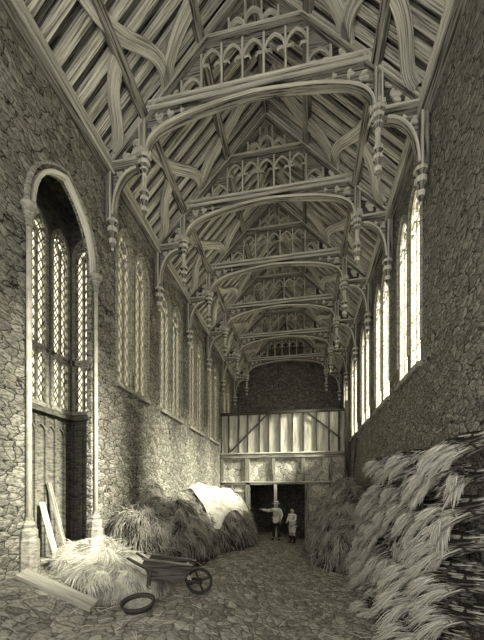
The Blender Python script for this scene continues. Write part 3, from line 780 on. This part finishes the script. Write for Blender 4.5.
# open bowl wall: outer and inner skins
m = MB(); seg = 30
pf = [(.0, 0.012), (.19, .012), (.205, .07), (.225, .072), (.195, 0.0), (.0, 0.0)]
b = len(m.v)
for r, z in pf:
    for j in range(seg): m.v.append((max(r, .001)*math.cos(2*PI*j/seg), max(r, .001)*math.sin(2*PI*j/seg), z))
for i in range(len(pf)-1):
    for j in range(seg): m.face([b+i*seg+j, b+i*seg+(j+1) % seg, b+(i+1)*seg+(j+1) % seg, b+(i+1)*seg+j])
m.build('bowl', M['oak_dark'], t)
m = MB()
for k in range(-7, 8):
    h = math.sqrt(max(0, .185**2-(k*.025)**2))
    m.bar((k*.025, -h, .02), (k*.025, h, .02), .008, .007, (1, 0, 0)); m.bar((-h, k*.025, .026), (h, k*.025, .026), .008, .007, (0, 1, 0))
m.build('woven_mesh', M['straw_core'], t)
m = MB(); m.sweep([(.215*math.cos(k*PI/15), .215*math.sin(k*PI/15), .072) for k in range(30)], (0, 0, 1), [(-.012, -.012), (.012, -.012), (.012, .012), (-.012, .012)], closed=True); m.build('rim', M['oak_dark'], t)

# ------------------------------------------------------------------ planks
def plank(p, q, wd, th, N, mat, label):
    m = MB(); m.bar(p, q, th, wd, N); return tag(m.build('plank', mat), label, 'plank')
zz = ground(-2.7, 3.72)
plank((-2.74, 3.66, ground(-2.74, 3.66)+.06), (-1.74, 3.74, ground(-1.74, 3.74)+.08), .17, .07, (0, -.35, 1), M['plank'], 'thick pale plank lying on the floor at the bottom left corner')
plank((-3.30, 4.95, .98), (-3.62, 4.98, 1.95), .13, .04, (.9, .3, .3), M['plank'], 'short bleached plank leaning in the oriel recess')
plank((-3.34, 5.25, .98), (-3.64, 5.16, 2.30), .10, .04, (.9, .2, .3), M['oak'], 'taller grey plank leaning behind the short bleached one')
plank((-3.36, 4.62, .98), (-3.62, 4.60, 1.75), .07, .05, (.9, .3, .3), M['oak_dark'], 'dark narrow post stub leaning left of the bleached plank')

# ------------------------------------------------------------------ people
def skin(name, nodes, edges, mat, parent, root=0, sub=1):
    me = bpy.data.meshes.new(name); me.from_pydata([n[0] for n in nodes], edges, [])
    o = bpy.data.objects.new(name, me); COL.objects.link(o)
    o.modifiers.new('s', 'SKIN'); sv = me.skin_vertices[0].data
    for i, n in enumerate(nodes):
        r = n[1]; sv[i].radius = (r, r) if not isinstance(r, tuple) else r; sv[i].use_root = (i == root)
    sb = o.modifiers.new('u', 'SUBSURF'); sb.levels = sub; sb.render_levels = sub
    bpy.context.view_layer.update()
    dg = bpy.context.evaluated_depsgraph_get(); ev = o.evaluated_get(dg); nm = bpy.data.meshes.new_from_object(ev)
    bpy.data.objects.remove(o); nm.materials.clear(); nm.materials.append(mat); nm.name = name
    nm.polygons.foreach_set('use_smooth', [True]*len(nm.polygons))
    r = bpy.data.objects.new(name, nm); COL.objects.link(r); r.parent = parent; return r
def person(label, loc, rz, H, arms, legs, smock, breeches, hat, face=0):
    """local: faces -Y; H = height; arms = (left elbow, left hand), (right elbow, right hand) in units of H"""
    t = thing('person', label, 'person', loc, rz)
    k = H
    nd = []; ed = []
    def N_(p, r, par=None):
        nd.append((tuple(c*k for c in p), r*k)); i = len(nd)-1
        if par is not None: ed.append((par, i))
        return i
    pel = N_((0, 0, .52), .085); bel = N_((0, 0, .60), .08, pel); ch = N_((0, 0, .72), .095, bel); nk0 = N_((0, 0, .81), .06, ch)
    nk = N_((0, -.005, .85), .032, nk0); hd0 = N_((0, -.012, .885), .048, nk); hd = N_((0, -.012, .935), .058, hd0); N_((0, -.008, .972), .042, hd)
    A = []
    for sd, (el, ha) in zip((-1, 1), arms):
        sh = N_((sd*.105, 0, .795), .036, nk0); e = N_(el, .026, sh); h = N_(ha, .018, e)
        d = (V(ha)-V(el)).normalized(); pm = V(ha)+d*.035; pa = N_(pm, .02, h)
        sidev = d.cross(V((0, 0, 1))); sidev = sidev.normalized() if sidev.length > .1 else V((1, 0, 0))
        for f in range(4):
            o = sidev*(f-1.5)*.0115; l = (.040, .047, .044, .034)[f]
            a = N_(pm+o+d*.018, .0058, pa); b = N_(pm+o+d*(.018+l*.5)+V((0, 0, -.004)), .0052, a); N_(pm+o+d*(.018+l)+V((0, 0, -.012)), .004, b)
        th = N_(V(ha)+sidev*-.022+d*.022, .0065, h); N_(V(ha)+sidev*-.034+d*.048, .005, th)
        A.append((sh, e, h))
    for sd, (kn, an) in zip((-1, 1), legs):
        hp = N_((sd*.05, 0, .49), .062, pel); kk = N_(kn, .042, hp); cf = N_((V(kn)*.6+V(an)*.4)+V((0, .008, 0)), .038, kk); a = N_(an, .024, cf)
        N_(V(an)+V((sd*.01, -.05, -.022)), .022, a); N_(V(an)+V((sd*.018, -.10, -.03)), .016, len(nd)-1)
    body = skin('body', nd, ed, M['skin'], t)
    # face: nose, eyes, mouth, ears
    m = MB(); hz = .93*k; fy_ = -.066*k
    m.lathe([(.011*k, 0), (.009*k, .012*k), (.002*k, .03*k)], (0, fy_-.003*k, hz-.012*k), 6)
    m.build('nose', M['skin'], t)
    for sd in (-1, 1):
        MB().lathe([(.001, -.006*k), (.007*k, 0), (.001, .006*k)], (sd*.021*k, fy_+.006*k, hz+.008*k), 6).build('eye', M['hair'], t)
        MB().lathe([(.002, -.016*k), (.010*k, 0), (.002, .016*k)], (sd*.058*k, -.008*k, hz), 6).build('ear', M['skin'], t)
    m = MB(); m.box((0, fy_+.006*k, hz-.028*k), (.026*k, .008*k, .005*k)); m.build('mouth', M['hair'], t)
    # shirt or smock over torso and arms
    nd2 = []; ed2 = []
    def N2(p, r, par=None):
        nd2.append((tuple(c*k for c in p), r*k)); i = len(nd2)-1
        if par is not None: ed2.append((par, i))
        return i
    bot = .40 if smock else .50
    c0 = N2((0, 0, .70), .108); up = N2((0, 0, .80), .082, c0); N2((0, -.002, .845), .045, up); lo = N2((0, 0, .58), .100, c0); N2((0, 0, bot), .118 if smock else .098, lo)
    for sd, (el, ha) in zip((-1, 1), arms):
        sh = N2((sd*.108, 0, .79), .047, up); e = N2(el, .039, sh); N2(V(el).lerp(V(ha), .92), .031, e)
    skin('shirt', nd2, ed2, M['shirt'], t)
    nd2 = []; ed2 = []; c0 = N2((0, 0, .52), .098)
    for sd, (kn, an) in zip((-1, 1), legs):
        hp = N2((sd*.055, 0, .46), .072, c0); kk = N2(kn, .052, hp)
        if not breeches: N2(V(kn).lerp(V(an), .9), .040, kk)
    skin('breeches' if breeches else 'trousers', nd2, ed2, M['shirt'] if breeches else M['trouser'], t)
    if breeches:
        for sd, (kn, an) in zip((-1, 1), legs):
            nd2 = []; ed2 = []; a = N2(V(kn)+V((0, 0, -.03)), .046); N2(V(an)+V((0, 0, -.0)), .034, a); skin('stocking', nd2, ed2, M['trouser'], t)
    for sd, (kn, an) in zip((-1, 1), legs):
        nd2 = []; ed2 = []; a = N2(V(an)+V((0, .01, -.008)), .030); b = N2(V(an)+V((sd*.01, -.05, -.018)), .030, a); N2(V(an)+V((sd*.018, -.105, -.026)), .022, b); skin('boot', nd2, ed2, M['trouser'], t)
    if hat:
        m = MB(); m.lathe([(.105*k, .955*k), (.108*k, .962*k), (.066*k, .968*k), (.062*k, 1.01*k), (.05*k, 1.022*k), (.002, 1.025*k)], (0, -.008*k, 0), 16)
        m.build('hat', M['shirt'], t, smooth=False)
        m = MB(); m.lathe([(.069*k, .966*k), (.068*k, .984*k)], (0, -.008*k, 0), 16); m.build('hat_band', M['hair'], t)
    nd2 = []; ed2 = []; a = N2((0, .012, .90), .050); b = N2((0, .006, .945), .060, a); N2((0, .0, .978), .046, b); skin('hair', nd2, ed2, M['hair'], t)
    return t
# local -Y faces the camera; the pointing figure's outstretched arm goes to the left of the picture (-X)
person('man in a white smock and hat pointing to the left, standing at the partition doorway', (-.20, 13.75, ground(-.20, 13.75)-.005), -.25, 1.62,
       (((-.22, -.05, .77), (-.36, -.12, .80)), ((.15, .01, .66), (.13, -.04, .54))),
       (((-.065, -.015, .27), (-.075, .01, .045)), ((.065, -.01, .27), (.075, .01, .045))), True, False, True)
person('shorter bareheaded figure in pale shirt and knee breeches beside the pointing man', (.47, 13.85, ground(.47, 13.85)-.005), -.75, 1.48,
       (((-.13, -.05, .66), (-.08, -.13, .62)), ((.135, -.03, .66), (.07, -.12, .60))),
       (((-.06, -.02, .27), (-.065, .01, .045)), ((.06, -.01, .27), (.07, .02, .045))), False, True, False)
